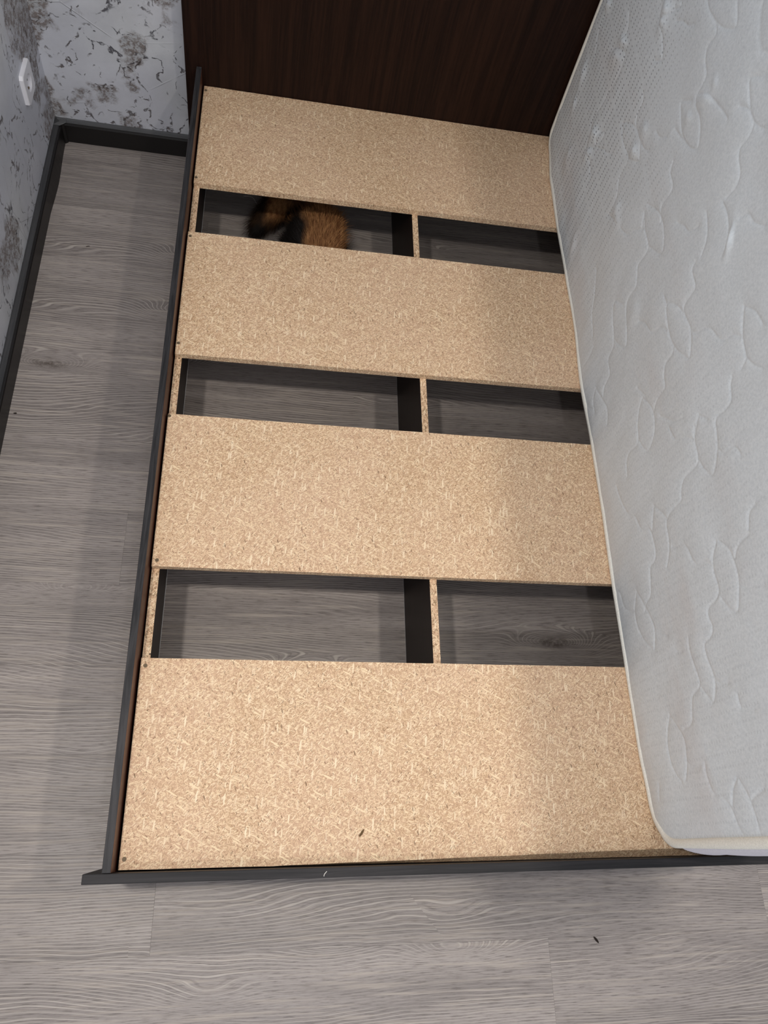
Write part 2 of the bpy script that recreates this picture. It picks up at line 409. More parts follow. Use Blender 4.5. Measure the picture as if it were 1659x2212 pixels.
# ---- wall socket
SY, SZ = 1.885, FZ + 0.022
sk = empty('wall_socket', (XL, SY, SZ), 'white square wall socket with a round recess on the left grey plaster wall', 'socket')
def ringface(bm, outer, inner, x0, x1):   # frame between square outer loop and round inner loop
    pass
bm = bmesh.new()
n = 32; hw = 0.0425
def sq(a, hw, rr=0.004):
    c, s_ = math.cos(a), math.sin(a); m = max(abs(c), abs(s_)); return (hw * c / m, hw * s_ / m)
loops = []
for (x, kind, r_) in ((0.0, 's', hw), (0.0088, 's', hw), (0.0105, 's', hw - 0.002), (0.0105, 'c', 0.0225), (0.0095, 'c', 0.0205), (-0.012, 'c', 0.0195)):
    lp = []
    for i in range(n):
        a = 2 * math.pi * (i + 0.5) / n
        yy, zz = sq(a, r_) if kind == 's' else (r_ * math.cos(a), r_ * math.sin(a))
        lp.append(bm.verts.new((x, yy, zz)))
    loops.append(lp)
for a, b in zip(loops, loops[1:]):
    for i in range(n):
        i2 = (i + 1) % n; bm.faces.new((a[i], a[i2], b[i2], b[i]))
from_bm('cover_plate', bm, M_socket, sk)
bm = bmesh.new()
bmesh.ops.create_cone(bm, cap_ends=True, segments=32, radius1=0.0195, radius2=0.0195, depth=0.004, matrix=Matrix.Translation((0.0005, 0, 0)) @ Matrix.Rotation(R(90), 4, 'Y'))
rec = from_bm('socket_insert', bm, M_socket, sk)
for s_ in (-1, 1):
    bm = bmesh.new()
    bmesh.ops.create_cone(bm, cap_ends=True, segments=14, radius1=0.0027, radius2=0.0027, depth=0.001, matrix=Matrix.Translation((0.0028, s_ * 0.0095, 0)) @ Matrix.Rotation(R(90), 4, 'Y'))
    from_bm('contact_hole', bm, M_hole, rec)
for s_ in (-1, 1):
    boxobj('earth_clip', (0.0025, -0.003, s_ * 0.0165 - 0.002), (0.0062, 0.003, s_ * 0.0165 + 0.002), M_screw, rec, 0.0004)

# ================================================================== BED
BW = 1.190; DZ = 0.0503
bed = empty('bed_frame', (0.6, 1.0, 0.0), 'dark wenge bed frame with bare particleboard base boards across open gaps', 'bed')
BO = Vector((0.6, 1.0, 0.0))
def P(name, bm, mat, parent=None, **k):
    for v in bm.verts: v.co -= BO
    return from_bm(name, bm, mat, parent or bed, **k)
ro, ri = -0.0185, -0.0040
rt = FZ + DZ
YR0, YR1 = 0.0098, 2.0
for nm, xa, xb in (('side_rail', ro, ri), ('side_rail', BW + 0.004, BW + 0.0185)):
    bm = bmesh.new(); box(bm, (xa, YR0, 0.001), (xb, YR1, rt), 0.0010); o = P(nm, bm, M_rail_y)
    o.data.materials.append(M_face_y)
    for f in o.data.polygons:
        if abs(f.normal.x) > 0.9: f.material_index = 1
# headboard: tall panel in front of the wall
bm = bmesh.new(); box(bm, (-0.0485, 2.0002, 0.001), (BW + 0.0485, 2.0222, 0.98), 0.0012); P('headboard', bm, M_head)
# small joint block shown where the rail meets the headboard
bm = bmesh.new(); box(bm, (ro + 0.001, 1.9960, rt), (ri - 0.0005, 2.0, rt + 0.004), 0.0006); P('rail_joint', bm, M_rail_y)
# footboard, leaning out slightly at the top
bm = bmesh.new(); x0, x1, zt = -0.0495, BW + 0.0495, FZ + 0.0465
yb_, yt_ = 0.0165, 0.0090
hexa(bm, [(x0, yb_ - 0.016, 0.001), (x1, yb_ - 0.016, 0.001), (x1, yb_, 0.001), (x0, yb_, 0.001),
          (x0, yt_ - 0.016, zt), (x1, yt_ - 0.016, zt), (x1, yt_, zt), (x0, yt_, zt)], 0.0012)
P('footboard', bm, M_rail_x)
# upright supports under the boards; dark faced panels with a raw particleboard top edge
for nm, xa in (('side_support', 0.0), ('centre_support', 0.5861), ('side_support', BW - 0.016)):
    zb = 0.0006 if nm[0] == 'c' else 0.125
    bm = bmesh.new(); box(bm, (xa, 0.022, zb + 0.0016), (xa + 0.016, 1.998, FZ - 0.0180), 0.0)
    sp = P(nm, bm, M_inner)
    bm = bmesh.new(); box(bm, (xa + 0.0003, 0.0225, FZ - 0.0180), (xa + 0.0157, 1.9975, FZ - 0.01652), 0.0)
    P('raw_top_edge', bm, M_edge, sp, label='raw particleboard edge of the dark panel')
    bm = bmesh.new(); box(bm, (xa - 0.0004, 0.022, zb), (xa + 0.0168, 1.998, zb + 0.0016)); P('bottom_edge_strip', bm, M_white, sp, label='thin pale strip along the lower edge')
# the four base boards
boards = [(1.6310, 1.9985), (1.0940, 1.4645), (0.5722, 0.9320), (0.0128, 0.3840)]
random.seed(8)
screws = {0: [(0.0065, 1.981), (0.0060, 1.650)], 1: [(0.0065, 1.124), (0.0070, 1.45)], 2: [(0.0040, 0.927), (0.0105, 0.5855)], 3: [(0.0095, 0.030), (0.0100, 0.3690)]}
for bi, (ya, yb) in enumerate(boards):
    bm = bmesh.new(); th = 0.0163; z0, z1 = FZ - th, FZ
    nseg = 36; prev = None; rows = []
    xs_ = [BW * i / nseg + (0.001 if i == 0 else 0) for i in range(nseg + 1)]
    for i, x in enumerate(xs_):
        jt = lambda a: a + (random.random() - 0.5) * 0.0007
        fy_top = ya; 
        if bi == 3: fy_top = ya + 0.0135 * min(1, max(0, (x - 0.27) / 0.85))
        rows.append([bm.verts.new(c) for c in ((x, jt(ya) - (0.0015 if bi == 3 else 0) * min(1, x), z0), (x, jt(fy_top), z1), (x, jt(yb), z1), (x, jt(yb), z0))])
    for a, b in zip(rows, rows[1:]):
        for j in range(4):
            j2 = (j + 1) % 4; bm.faces.new((a[j], b[j], b[j2], a[j2]))
    bm.faces.new(rows[0]); bm.faces.new(rows[-1][::-1])
    bmesh.ops.recalc_face_normals(bm, faces=bm.faces)
    bo = P('base_board', bm, M_board)
    for (sx, sy) in screws[bi] + [(BW - a, b) for a, b in screws[bi]]:
        # countersunk cross-head screw: dished ring and a cross slot
        bm = bmesh.new(); seg = 14; prof = [(0.0040, 0.0000), (0.0038, 0.0005), (0.0028, 0.0005), (0.0022, 0.0002), (0.0, 0.0002)]
        lps = []
        for (rr, zz) in prof[:-1]:
            lps.append([bm.verts.new((sx + rr * math.cos(2 * math.pi * i / seg), sy + rr * math.sin(2 * math.pi * i / seg), FZ + zz)) for i in range(seg)])
        for a, b in zip(lps, lps[1:]):
            for i in range(seg): bm.faces.new((a[i], a[(i + 1) % seg], b[(i + 1) % seg], b[i]))
        bm.faces.new(lps[-1])
        box(bm, (sx - 0.0019, sy - 0.0004, FZ + 0.0001), (sx + 0.0019, sy + 0.0004, FZ + 0.0007))
        box(bm, (sx - 0.0004, sy - 0.0019, FZ + 0.0001), (sx + 0.0004, sy + 0.0019, FZ + 0.0007))
        P('screw', bm, M_screw, bo)

# ================================================================== MATTRESS
TR = "1947,438 1911,422 1908,383 1880,360 1865,342;1779,516 1747,494 1751,463 1749,447;1779,427 1753,448 1720,463 1702,464 1693,424 1702,369 1709,330 1724,276 1702,255 1683,226 1634,232 1595,224;1630,621 1614,606 1577,604 1525,583 1552,559;1614,606 1584,636 1565,657;1544,649 1516,666 1488,676 1466,693;1466,740 1437,738 1396,743 1372,737 1377,711 1361,696 1330,689 1324,672 1323,651 1306,642 1276,643 1247,632 1228,615 1259,592 1306,583 1346,595 1365,605 1331,634;1430,738 1371,752 1330,775 1329,787 1367,802;1166,806 1196,780 1176,769 1134,757 1108,762 1084,774;1322,655 1289,681 1256,691 1217,703 1189,709;1178,742 1153,756 1120,757 1108,739 1110,716 1095,705 1073,699 1059,681 1063,653;1534,496 1517,487 1511,461 1490,447 1444,451 1410,458 1385,474;1559,398 1516,387 1460,392 1450,378 1449,341 1424,325 1411,298 1409,270;1559,402 1519,431 1487,446;1442,450 1407,434 1408,425 1448,398 1498,388;1281,541 1268,523 1238,520 1228,506 1231,472 1203,457;1336,567 1295,579 1259,592;1643,274 1654,286 1644,308 1626,316 1625,297 1643,274;1573,654 1581,660 1567,674 1556,675 1558,665 1573,654;1683,226 1635,271;1624,276 1594,299 1557,318 1541,336;1398,510 1372,518 1351,539;1248,387 1275,409;1413,267 1382,287 1353,300;1273,412 1244,398 1197,397 1186,381 1186,348 1163,337 1145,324 1144,290 1129,271 1087,259 1057,245 1052,233 1078,210 1107,198 1160,213 1183,232 1147,263;1278,429 1232,455 1200,462 1165,457 1138,442 1148,425 1194,396;1326,312 1286,334 1267,367 1245,392;1148,509 1123,526 1102,534 1090,549 1083,566;1086,596 1042,582 1021,557;1063,641 1037,644 1004,638 978,617;999,670 988,690 964,696 935,717;1023,537 1017,522 982,519 977,503 973,476 956,470 920,477 895,472 867,457 881,442 911,422 941,412 979,412 1015,425 993,452 963,467;1042,421 1015,425;1064,311 1043,332 1012,346 1000,359 990,385 969,406;912,479 897,492 890,513 876,531 849,543 832,558 823,584 807,600;849,626 809,607 786,602 764,599 756,583;849,626 820,649 788,658;763,601 742,612 723,630;1109,195 1087,184 1078,154 1038,148 1025,116 1006,105;922,416 910,406 908,378 889,362 865,356 862,321 848,298;899,268 882,243 847,224;898,267 861,291 830,295 799,284;932,254 895,279;757,555 747,545 722,538 715,519 715,493 703,482;748,447 732,431 720,422;747,446 726,466;1336,167 1283,141 1240,117 1175,102;1152,100 1141,66 1141,31;1048,76 1026,56 989,55;1048,76 999,99 966,111 931,102;1067,-3 1030,19 1006,45;823,318 783,365 770,401;853,227 816,217 815,176 801,159 769,154;816,292 791,273 781,251 794,236 822,222;736,428 711,416 678,413 666,400 662,359 643,342 627,336 621,295 607,273 579,270 555,263 528,244;703,485 662,474 628,446 646,425 673,413;780,343 754,353 743,363 733,390 715,413;664,474 646,490 641,520 621,533;659,238 636,224 619,216;659,238 635,262 613,278;770,99 738,107 687,131 674,155 636,174 625,202 603,210 570,211 554,200 548,182 516,173 494,165 482,140 471,134;557,276 548,296 545,317 530,328 504,336 495,349 490,371 479,386;512,414 491,396 465,389 432,393 418,379 411,353 395,347 381,352 366,346 358,322;510,421 489,442 464,450 435,453 410,447 384,434 387,418 414,396;488,506 483,471 467,455;526,537 521,519 497,508;420,454 410,474 405,497 399,513;548,8 542,31 512,39 494,56 482,89;519,110 489,91 459,89 429,100 410,114 393,134;519,110 493,128 446,153 421,157 390,145;418,158 412,180 400,200;377,272 350,269 302,280 287,273 277,248 252,239 237,235 228,221 227,202;360,339 355,320 333,318 301,326 279,325 256,311 271,295 287,281;292,329 282,342 277,364;258,156 225,136 189,131 158,139 137,158;256,157 224,186 200,196 165,189 141,174;169,192 160,206 156,229;161,248 137,245 111,256 105,278 85,298 59,306 38,318;130,333 114,315 90,303;128,338 102,354 72,361 39,362 38,377;108,401 101,375 94,360 89,358;365,223 360,240;254,385 234,389 224,422;113,58 139,70"
PK = "1912,450,-16,10,6,12,9;1601,636,-16,10,10,14,9;1740,473,-21,14,7,11,9;1744,434,-28,20,8,14,8;1898,282,-16,11,15,30,10;1872,211,-11,8,9,18,7;1972,103,-14,11,7,16,7;1672,280,-22,18,9,16,10;1654,234,-18,16,9,16,8;1764,139,-18,16,14,27,6;1446,477,-16,13,9,13,5;1287,673,-22,17,11,13,6;1443,424,-14,12,9,13,7;1285,706,-10,7,8,10,4;1310,616,-11,9,7,9,4;1382,317,-16,16,10,14,6;1588,614,-17,11,8,12,6;1354,307,-16,16,10,15,5;1493,87,-10,10,16,27,6;981,639,-5,5,16,17,7;1094,306,-16,20,16,20,4;831,366,-16,26,11,12,3;168,324,-1,6,17,16,6;282,77,-1,7,20,21,4;262,169,-1,7,16,16,4;112,346,-0,4,13,11,5"
MT = 0.165; LEAN = R(-2.5); MX = 1.0140
mat_root = empty('mattress', (MX, 1.0, FZ + 0.0004), 'grey quilted mattress standing upright on its long edge across the base boards', 'mattress')
mat_root.rotation_euler = (0, LEAN, 0)
# local frame: x thickness (to the right), y along the bed (world y - 1), z up the face
Y0, Y1, ZT = 0.030, 1.982, 1.19
RF, RH = 0.088, 0.045
def ylims(z):
    def cor(r, zz): return r - math.sqrt(max(0, r * r - (r - zz) ** 2)) if zz < r else 0.0
    def c2(r): return cor(r, z) if z < r else (cor(r, ZT - z) if ZT - z < r else 0.0)
    return Y0 + c2(RF), Y1 - c2(RH)
def wavy(y):      # sideways wander of the lower edge
    pts = [(0.0, .003), (.12, .002), (.21, -.003), (.38, -.0045), (.575, -.006), (.76, -.004), (.93, -.0055), (1.10, -.0105), (1.30, -.003), (1.46, -.006), (1.64, -.010), (1.80, -.009), (1.96, .003), (2.05, .004)]
    for (a, va), (b, vb) in zip(pts, pts[1:]):
        if y <= b:
            t = (y - a) / (b - a); t = t * t * (3 - 2 * t); return va + (vb - va) * t
    return pts[-1][1]
def edge_dx(y, z): return wavy(y) * math.exp(-z / 0.10)
lines = []
for l in TR.split(';'):
    lines.append(np.array([[float(c) / 1000 for c in q.split(',')] for q in l.split()]))
# the same motifs go on above the part in view
extra = [l + np.array([0.11, 0.62]) for l in lines if l[:, 1].min() > 0.12]
lines_all = lines + [l for l in extra if l[:, 1].min() > 0.66]
def smooth_line(l):
    if len(l) < 3: return l
    out = []
    for i in range(len(l) - 1):
        p0 = l[max(i - 1, 0)]; p1 = l[i]; p2 = l[i + 1]; p3 = l[min(i + 2, len(l) - 1)]
        for t in np.linspace(0, 1, 6, endpoint=False):
            out.append(0.5 * ((2 * p1) + (-p0 + p2) * t + (2 * p0 - 5 * p1 + 4 * p2 - p3) * t * t + (-p0 + 3 * p1 - 3 * p2 + p3) * t ** 3))
    out.append(l[-1]); return np.array(out)
ny = 900
zs = np.concatenate([np.linspace(0, 0.80, 370, endpoint=False), np.linspace(0.80, ZT, 90)])
nz = len(zs)
GY = np.empty((nz, ny)); GZ = np.repeat(zs[:, None], ny, 1)
for i, z in enumerate(zs):
    a, b = ylims(z); GY[i] = np.linspace(a, b, ny)
D = np.full((nz, ny), 0.06)
for l in lines_all:
    l = smooth_line(l)
    for a, b in zip(l, l[1:]):
        m = 0.06
        lo = np.minimum(a, b) - m; hi = np.maximum(a, b) + m
        i0, i1 = np.searchsorted(zs, [lo[1], hi[1]])
        j0 = int(max(0, (lo[0] - Y0 - 0.1) / (Y1 - Y0) * ny)); j1 = int(min(ny, (hi[0] - Y0 + 0.1) / (Y1 - Y0) * ny + 2))
        if i1 <= i0 or j1 <= j0: continue
        gy = GY[i0:i1, j0:j1]; gz = GZ[i0:i1, j0:j1]; d = b - a; L2 = max(1e-12, d @ d)
        t = np.clip(((gy - a[0]) * d[0] + (gz - a[1]) * d[1]) / L2, 0, 1)
        dd = np.hypot(gy - a[0] - t * d[0], gz - a[1] - t * d[1])
        D[i0:i1, j0:j1] = np.minimum(D[i0:i1, j0:j1], dd)
def vnoise(y, z, fy, fz, seed, octs=3):
    """smooth value noise on the grid"""
    rng = np.random.RandomState(seed); out = 0; amp = 1.0; tot = 0
    for o in range(octs):
        tb = rng.rand(256, 256)
        u = y * fy * 2 ** o + 3.7 * o + 20; v = z * fz * 2 ** o + 1.9 * o + 20
        iu = np.floor(u).astype(int); iv = np.floor(v).astype(int); fu = u - iu; fv = v - iv
        fu = fu * fu * (3 - 2 * fu); fv = fv * fv * (3 - 2 * fv)
        g = lambda a, b: tb[a % 256, b % 256]
        out = out + amp * ((g(iu, iv) * (1 - fu) + g(iu + 1, iv) * fu) * (1 - fv) + (g(iu, iv + 1) * (1 - fu) + g(iu + 1, iv + 1) * fu) * fv)
        tot += amp; amp *= 0.5
    return out / tot - 0.5
H = 0.0017 * (1 - np.exp(-D / 0.011)) + 0.0009 * (1 - np.exp(-(D / 0.0024) ** 2))
H += 0.007 * vnoise(GY, GZ, 5, 7, 1, 2) + 0.0030 * vnoise(GY + 0.25 * GZ, GZ, 14, 5, 2, 2)
rz = vnoise(GY - 0.35 * GZ, GZ, 26, 4, 5, 2)
H += 0.0040 * rz * np.exp(-GZ / 0.22)                                # creases rising from the squashed lower edge
H += 0.0005 * vnoise(GY, GZ, 60, 60, 9, 2)
for q in PK.split(';')[:21]:
    y, z, a, b, c, d, dep = [float(v) / 1000 for v in q.split(',')]
    det = a * d - b * c
    if abs(det) < 1e-8:
        A = np.array([[0.012, 0.004], [0, 0.02]])
    else: A = np.array([[a, b], [c, d]])
    # keep the dimple from collapsing to a line
    u_, s_, v_ = np.linalg.svd(A); s_ = np.clip(s_, 0.0055, 0.05); A = u_ @ np.diag(s_) @ v_
    inv = np.linalg.inv(A.T)
    dy, dz = GY - y, GZ - z
    sg = np.where(dz > 0, 1.5, 0.8)
    dz = dz * sg; e1 = inv[0, 0] * dy + inv[0, 1] * dz; e2 = inv[1, 0] * dy + inv[1, 1] * dz
    H += 0.8 * dep * np.exp(-(e1 * e1 + e2 * e2))
# rounding to the binding at the rim
dist_edge = np.minimum(np.minimum(GZ, ZT - GZ), np.minimum(GY - np.array([ylims(z)[0] for z in zs])[:, None], np.array([ylims(z)[1] for z in zs])[:, None] - GY))
rim = 1 - np.exp(-np.clip(dist_edge, 0, 1) / 0.022)
H = (H + 0.007) * rim
EDX = np.vectorize(edge_dx)(GY, GZ)
X = -H + EDX + 0.0025
verts = np.stack([X, GY - 1.0, GZ], -1).reshape(-1, 3)
idx = np.arange(nz * ny).reshape(nz, ny)
quads = np.stack([idx[:-1, :-1], idx[1:, :-1], idx[1:, 1:], idx[:-1, 1:]], -1).reshape(-1, 4)
me = bpy.data.meshes.new('quilted_face')
me.vertices.add(len(verts)); me.vertices.foreach_set('co', verts.ravel())
me.loops.add(quads.size); me.loops.foreach_set('vertex_index', quads.ravel())
me.polygons.add(len(quads)); me.polygons.foreach_set('loop_start', np.arange(0, quads.size, 4)); me.polygons.foreach_set('loop_total', np.full(len(quads), 4))
me.update(calc_edges=True)
link('quilted_face', me, M_ticking, mat_root, True)
# outline of the mattress (local y, z), corners rounded
def outline(inset=0.0):
    pts = []
    def arc(cy, cz, r, a0, a1, n=14):
        for i in range(n + 1):
            a = a0 + (a1 - a0) * i / n; pts.append((cy + r * math.cos(a), cz + r * math.sin(a)))
    def seg(p, q, n=60):
        for i in range(1, n): pts.append((p[0] + (q[0] - p[0]) * i / n, p[1] + (q[1] - p[1]) * i / n))
    arc(Y0 + RF, RF, RF, math.pi, 1.5 * math.pi); seg((Y0 + RF, 0), (Y1 - RH, 0), 90)
    arc(Y1 - RH, RH, RH, -0.5 * math.pi, 0); seg((Y1, RH), (Y1, ZT - RH), 30)
    arc(Y1 - RH, ZT - RH, RH, 0, 0.5 * math.pi); seg((Y1 - RH, ZT), (Y0 + RF, ZT), 40)
    arc(Y0 + RF, ZT - RF, RF, 0.5 * math.pi, math.pi); seg((Y0, ZT - RF), (Y0, RF), 40)
    return pts
OL = outline(); n = len(OL)
nrm = []
for i in range(n):
    (a, b), (c, d) = OL[i - 1], OL[(i + 1) % n]; ty, tz = c - a, d - b; l = math.hypot(ty, tz); nrm.append((tz / l, -ty / l))
def ring_surface(name, prof, mat, closed=False, parent=mat_root, **k):
    """prof(i) -> list of (x, outward offset)"""
    vs = []; m = None
    for i in range(n):
        pr = prof(i); m = len(pr)
        for (x, o) in pr:
            y, z = OL[i][0] + nrm[i][0] * o, OL[i][1] + nrm[i][1] * o
            vs.append((x + edge_dx(OL[i][0], OL[i][1]), y - 1.0, max(z, 0.0)))
    fs = []
    for i in range(n):
        i2 = (i + 1) % n
        for j in range(m if closed else m - 1):
            j2 = (j + 1) % m; fs.append((i * m + j, i * m + j2, i2 * m + j2, i2 * m + j))
    return mesh(name, vs, fs, mat, parent, True, **k)
def bulge(i):
    down = max(0.0, -nrm[i][1]); foot = max(0.0, -nrm[i][0])
    return 0.013 * (1 - down) ** 1.5 * (1 + 0.4 * foot)
def border_prof(i):
    b = bulge(i); out = []
    for k in range(13):
        t = k / 12; x = 0.006 + (MT - 0.012) * t
        wr = 0.0012 * math.sin(i * 0.9 + 4 * t)
        out.append((x, b * (math.sin(math.pi * t) ** 0.45) + wr * math.sin(math.pi * t) - 0.001))
    return out
bd = ring_surface('border', border_prof, M_border, label='white fabric side of the mattress')
def tape_prof(x0):
    def f(i):
        b = 0.0045 + 0.0015 * math.sin(i * 0.21) ; w = 0.0110 + 0.0015 * math.sin(i * 0.13 + 1)
        up = max(0.0, -nrm[i][1])
        # wide flat binding folded round the seam
        c = [(-0.0035, -w), (-0.0055, -w * 0.45), (-0.0045, 0.0005), (-0.001, b * 0.9), (0.004, b), (0.0085, b * 0.8), (0.0105, 0.0), (0.006, -w * 0.6), (0.001, -w)]
        return [(x0 + a, o + (0.0 if up < 0.6 else -0.002)) for a, o in c]
    return f
ring_surface('binding_tape', tape_prof(0.0010), M_tape, True, label='cream binding tape round the rim')
def tape_back(i): return [(MT - x + 0.001, o) for x, o in reversed(tape_prof(0.0)(i))]
ring_surface('binding_tape', tape_back, M_tape, True, label='cream binding tape round the rim')
# back face, gently padded
ky, kz = 60, 36; vs = []; fs = []
for i in range(kz):
    z = ZT * i / (kz - 1); a, b = ylims(z)
    for j in range(ky):
        y = a + (b - a) * j / (ky - 1); de = min(z, ZT - z, y - a, b - y)
        h = (0.008 + 0.002 * mnoise.noise(Vector((y * 9, z * 9, 3)))) * (1 - math.exp(-max(de, 0) / 0.02))
        vs.append((MT + h + edge_dx(y, z), y - 1.0, z))
for i in range(kz - 1):
    for j in range(ky - 1): fs.append((i * ky + j, i * ky + j + 1, (i + 1) * ky + j + 1, (i + 1) * ky + j))
mesh('back_face', vs, fs, M_ticking, mat_root, True)

# ================================================================== CAT under the bed
CATX, CATY = 0.335, 1.60
cat = empty('cat', (CATX, CATY, 0.0), 'fluffy orange and black cat crouching on the floor under the base boards', 'cat')
def mat_fur():
    s = NT('orange_and_black_fur', 0.7, 0.25); p = s.coord()
    n = s.noise(s.vec('ADD', p, (0.31, 0.12, 0.4)), 8, 2, 0.5); f = s.noise(s.mapping(p, (90, 40, 60)), 1.0, 3, 0.6)
    col = s.mix(s.ramp(f, 0.3, 0.7), srgb(118, 74, 42), srgb(178, 130, 84))
    # black flanks and tail tip
    xx = s.chan(p, 0); zz = s.chan(p, 2); yy = s.chan(p, 1)
    low = s.ramp(zz, 0.075, 0.045)
    tip = s.ramp(s.math('ADD', xx, s.math('MULTIPLY', n, 0.06)), -0.10, -0.125)
    k = s.math('MAXIMUM', s.ramp(n, 0.60, 0.68), s.math('MULTIPLY', low, 0.85))
    k = s.math('MAXIMUM', k, s.math('MULTIPLY', s.ramp(s.math('ADD', xx, s.math('MULTIPLY', n, 0.05)), 0.0, -0.03), s.ramp(yy, 0.165, 0.12)))
    k = s.math('MAXIMUM', k, s.math('MULTIPLY', tip, 0.9))
    col = s.mix(k, col, srgb(24, 19, 17))
    return s.done(col, 0.7)
M_fur = mat_fur()
def skin(name, pts, edges, radii, mat, parent, sub=2, **k):
    me = bpy.data.meshes.new(name); me.from_pydata(pts, edges, []); me.update()
    o = link(name, me, mat, parent, **k)
    sm = o.modifiers.new('skin', 'SKIN'); sm.use_smooth_shade = True
    lay = me.skin_vertices[0].data if me.skin_vertices else None
    if lay is None:
        bpy.context.view_layer.objects.active = o
        bm = bmesh.new(); bm.from_mesh(me); bm.verts.layers.skin.verify(); bm.to_mesh(me); bm.free(); lay = me.skin_vertices[0].data
    for i, r in enumerate(radii):
        lay[i].radius = r if isinstance(r, tuple) else (r, r)
    lay[0].use_root = True
    ss = o.modifiers.new('subsurf', 'SUBSURF'); ss.levels = sub; ss.render_levels = sub
    return o
# body axis runs along -y: rump at +y (seen through the gap), head towards -y, hidden under a board
pts = [(0.010, 0.10, 0.095),      # 0 pelvis (root)
       (0.014, 0.185, 0.090),      # 1 rump
       (0.0, 0.00, 0.098),      # 2 belly
       (0.0, -0.10, 0.100),     # 3 chest
       (0.0, -0.17, 0.125),     # 4 neck
       (0.0, -0.225, 0.140),    # 5 head
       (0.0, -0.262, 0.130),    # 6 muzzle
       (-0.042, 0.11, 0.062), (-0.066, 0.055, 0.045), (-0.066, 0.125, 0.022), (-0.066, 0.060, 0.016),   # left hind: hip knee hock paw
       (0.052, 0.12, 0.062), (0.072, 0.055, 0.045), (0.066, 0.125, 0.022), (0.066, 0.060, 0.016),
       (-0.036, -0.11, 0.060), (-0.038, -0.085, 0.026), (-0.038, -0.165, 0.015),                        # left fore: shoulder elbow paw
       (0.036, -0.11, 0.060), (0.038, -0.085, 0.026), (0.038, -0.165, 0.015)]
edg = [(0, 1), (0, 2), (2, 3), (3, 4), (4, 5), (5, 6), (0, 7), (7, 8), (8, 9), (9, 10), (0, 11), (11, 12), (12, 13), (13, 14), (3, 15), (15, 16), (16, 17), (3, 18), (18, 19), (19, 20)]
rad = [.062, .050, .072, .060, .040, .042, .020, .042, .030, .016, .015, .042, .030, .016, .015, .030, .020, .014, .030, .020, .014]
body = skin('body', pts, edg, rad, M_fur, cat)
tail_p = [(0.005, 0.215, 0.095), (-0.015, 0.262, 0.090), (-0.045, 0.272, 0.080), (-0.075, 0.252, 0.072), (-0.105, 0.220, 0.062), (-0.140, 0.180, 0.050), (-0.172, 0.135, 0.040)]
tail = skin('tail', tail_p, [(i, i + 1) for i in range(6)], [.030, .034, .037, .038, .036, .030, .018], M_fur, cat)
for s_ in (-1, 1):
    bm = bmesh.new()
    bmesh.ops.create_cone(bm, cap_ends=True, segments=4, radius1=0.021, radius2=0.002, depth=0.038, matrix=Matrix.Translation((s_ * 0.027, -0.215, 0.188)) @ Matrix.Rotation(R(s_ * 18), 4, 'Y') @ Matrix.Scale(0.45, 4, (0, 1, 0)))
    bmesh.ops.subdivide_edges(bm, edges=bm.edges, cuts=1); from_bm('ear', bm, M_fur, cat, True)
M_eye = mat_plain('amber_cat_eye', srgb(190, 150, 50), 0.1); M_nose = mat_plain('cat_nose', srgb(70, 45, 42), 0.5)
for s_ in (-1, 1):
    bm = bmesh.new(); bmesh.ops.create_uvsphere(bm, u_segments=14, v_segments=10, radius=0.0075, matrix=Matrix.Translation((s_ * 0.019, -0.262, 0.150))); from_bm('eye', bm, M_eye, cat, True)
bm = bmesh.new(); bmesh.ops.create_icosphere(bm, subdivisions=2, radius=0.005, matrix=Matrix.Translation((0, -0.283, 0.133)) @ Matrix.Scale(0.7, 4, (0, 0, 1))); from_bm('nose', bm, M_nose, cat, True)
bpy.context.view_layer.update()
dg = bpy.context.evaluated_depsgraph_get()
def fur(src, count, length, lean, seed):
    """tapered hair blades rooted on the skin of src"""
    ev = src.evaluated_get(dg); me = ev.to_mesh()
    nv = len(me.vertices); co = np.empty(nv * 3); me.vertices.foreach_get('co', co); co = co.reshape(-1, 3)
    me.calc_loop_triangles(); nt = len(me.loop_triangles); tri = np.empty(nt * 3, int); me.loop_triangles.foreach_get('vertices', tri); tri = tri.reshape(-1, 3)
    a, b, c = co[tri[:, 0]], co[tri[:, 1]], co[tri[:, 2]]; cr = np.cross(b - a, c - a); ar = np.linalg.norm(cr, axis=1); nn = cr / np.maximum(ar, 1e-12)[:, None]
    rng = np.random.RandomState(seed); pick = rng.choice(nt, count, p=ar / ar.sum()); u = rng.rand(count, 2); fl = u.sum(1) > 1; u[fl] = 1 - u[fl]
    root = a[pick] + (b - a)[pick] * u[:, :1] + (c - a)[pick] * u[:, 1:]; N = nn[pick]
    ev.to_mesh_clear()
    L = lean(root)                                                   # comb direction at each root
    Ln = L - (L * N).sum(1)[:, None] * N; Ln /= np.maximum(np.linalg.norm(Ln, axis=1), 1e-6)[:, None]
    ln = length * (0.6 + 0.6 * rng.rand(count))[:, None]
    jit = rng.normal(0, 0.22, (count, 3))
    d1 = N * 0.5 + Ln * 0.8 + jit; d2 = N * 0.15 + Ln * 1.0 + jit * 1.3 + np.array([0, 0, -0.25])
    p1 = root + d1 * ln * 0.45; p2 = p1 + d2 * ln * 0.6
    side = np.cross(N, Ln); w = 0.00045
    q = np.stack([root - side * w, root + side * w, p1 - side * w * 0.8, p1 + side * w * 0.8, p2], 1)
    q[:, :, 2] = np.maximum(q[:, :, 2], 0.001)
    vs = q.reshape(-1, 3); base = np.arange(count) * 5
    f = []
    for k in base.tolist(): f.append((k, k + 1, k + 3, k + 2)); f.append((k + 2, k + 3, k + 4))
    me2 = bpy.data.meshes.new('fur'); me2.from_pydata(vs.tolist(), [], f); me2.update()
    o = link('fur', me2, M_fur, src, kind='stuff')
    return o
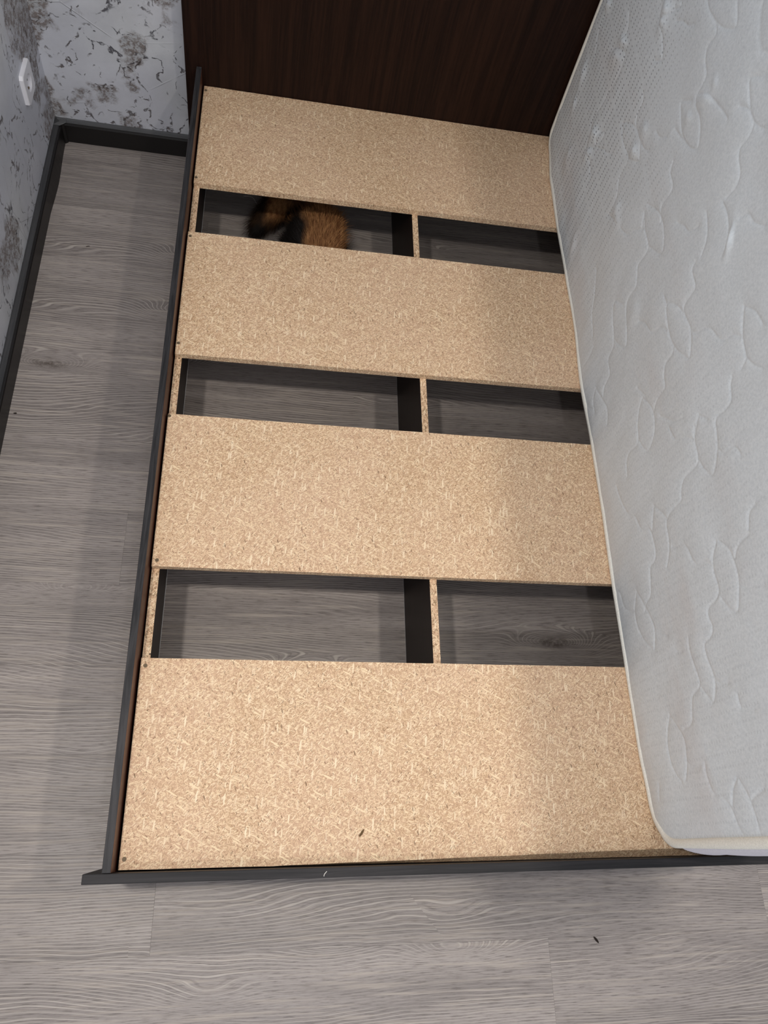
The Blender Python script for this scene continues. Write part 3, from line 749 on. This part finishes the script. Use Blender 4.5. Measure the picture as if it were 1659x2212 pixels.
fur(body, 26000, 0.042, lambda r: np.tile([0.0, 1.0, -0.25], (len(r), 1)) + np.stack([r[:, 0] * 6, r[:, 0] * 0, r[:, 0] * 0], 1), 3)
TP = np.array(tail_p)
def tail_dir(r):
    k = np.argmin(((r[:, None, :] - TP[None, :, :]) ** 2).sum(2), 1); k = np.minimum(k, len(TP) - 2); return TP[k + 1] - TP[k]
fur(tail, 13000, 0.040, tail_dir, 5)

# ================================================================== SMALL THINGS
def thread(name, pts, r, label, cat_, origin):
    vs, fs = tube([Vector(p) - Vector(origin) for p in pts], r, 6)
    o = mesh(name, vs, fs, M_thread, None, True, label=label, cat=cat_); o.location = origin; return o
def sm(ps, k=5):
    out = []
    for i in range(len(ps) - 1):
        p0, p1, p2, p3 = (Vector(ps[max(i - 1, 0)]), Vector(ps[i]), Vector(ps[i + 1]), Vector(ps[min(i + 2, len(ps) - 1)]))
        for j in range(k):
            t = j / k; out.append(0.5 * ((2 * p1) + (-p0 + p2) * t + (2 * p0 - 5 * p1 + 4 * p2 - p3) * t * t + (-p0 + 3 * p1 - 3 * p2 + p3) * t ** 3))
    out.append(Vector(ps[-1])); return out
thread('thread', sm([(0.118, 1.900, .0008), (0.133, 1.902, .0008), (0.146, 1.898, .0010), (0.152, 1.890, .0008), (0.158, 1.878, .0008), (0.170, 1.862, .0008)]), 0.0006, 'thin pale thread lying on the floor beside the cat under the bed', 'thread', (0.14, 1.88, 0))
zt = FZ + 0.0465
thread('thread', sm([(0.3590, 0.0030, zt + .0006), (0.3565, 0.0005, zt + .0008), (0.3545, -0.0020, zt + .0010), (0.3540, -0.0048, zt + .0006)]), 0.0006, 'tiny curled white thread on the top edge of the dark footboard', 'thread', (0.357, 0, zt))
M_flake = mat_plain('brown_bark_flake', srgb(104, 82, 56), 0.8, 0.2, 400, 0.25)
def crumb(loc, l, w, ang, seed, label, mt=None):
    random.seed(seed); bm = bmesh.new(); bmesh.ops.create_icosphere(bm, subdivisions=2, radius=1.0)
    for v in bm.verts:
        d = 0.7 + 0.6 * random.random(); v.co = Vector((v.co.x * l / 2 * d, v.co.y * w / 2 * d, (v.co.z + 0.9) * w * 0.3))
    o = from_bm('wood_flake' if mt else 'crumb', bm, mt or M_crumb, None, False, label=label, cat='wood flake' if mt else 'crumb'); o.location = loc; o.rotation_euler.z = ang; return o
crumb((-0.3085, 1.634, 0), 0.011, 0.0026, 0.25, 1, 'thin dark splinter of dirt on the floor between the left wall and the bed')
crumb((-0.410, 1.068, 0), 0.008, 0.004, 0.1, 2, 'dark crumb on the floor right beside the left skirting board')
crumb((0.994, -0.158, 0), 0.014, 0.0048, -0.9, 3, 'dark crumb on the grey floor in front of the footboard')
crumb((0.428, 0.064, FZ), 0.015, 0.0042, 0.95, 4, 'brown loose wood flake on the base board nearest the footboard', M_flake)
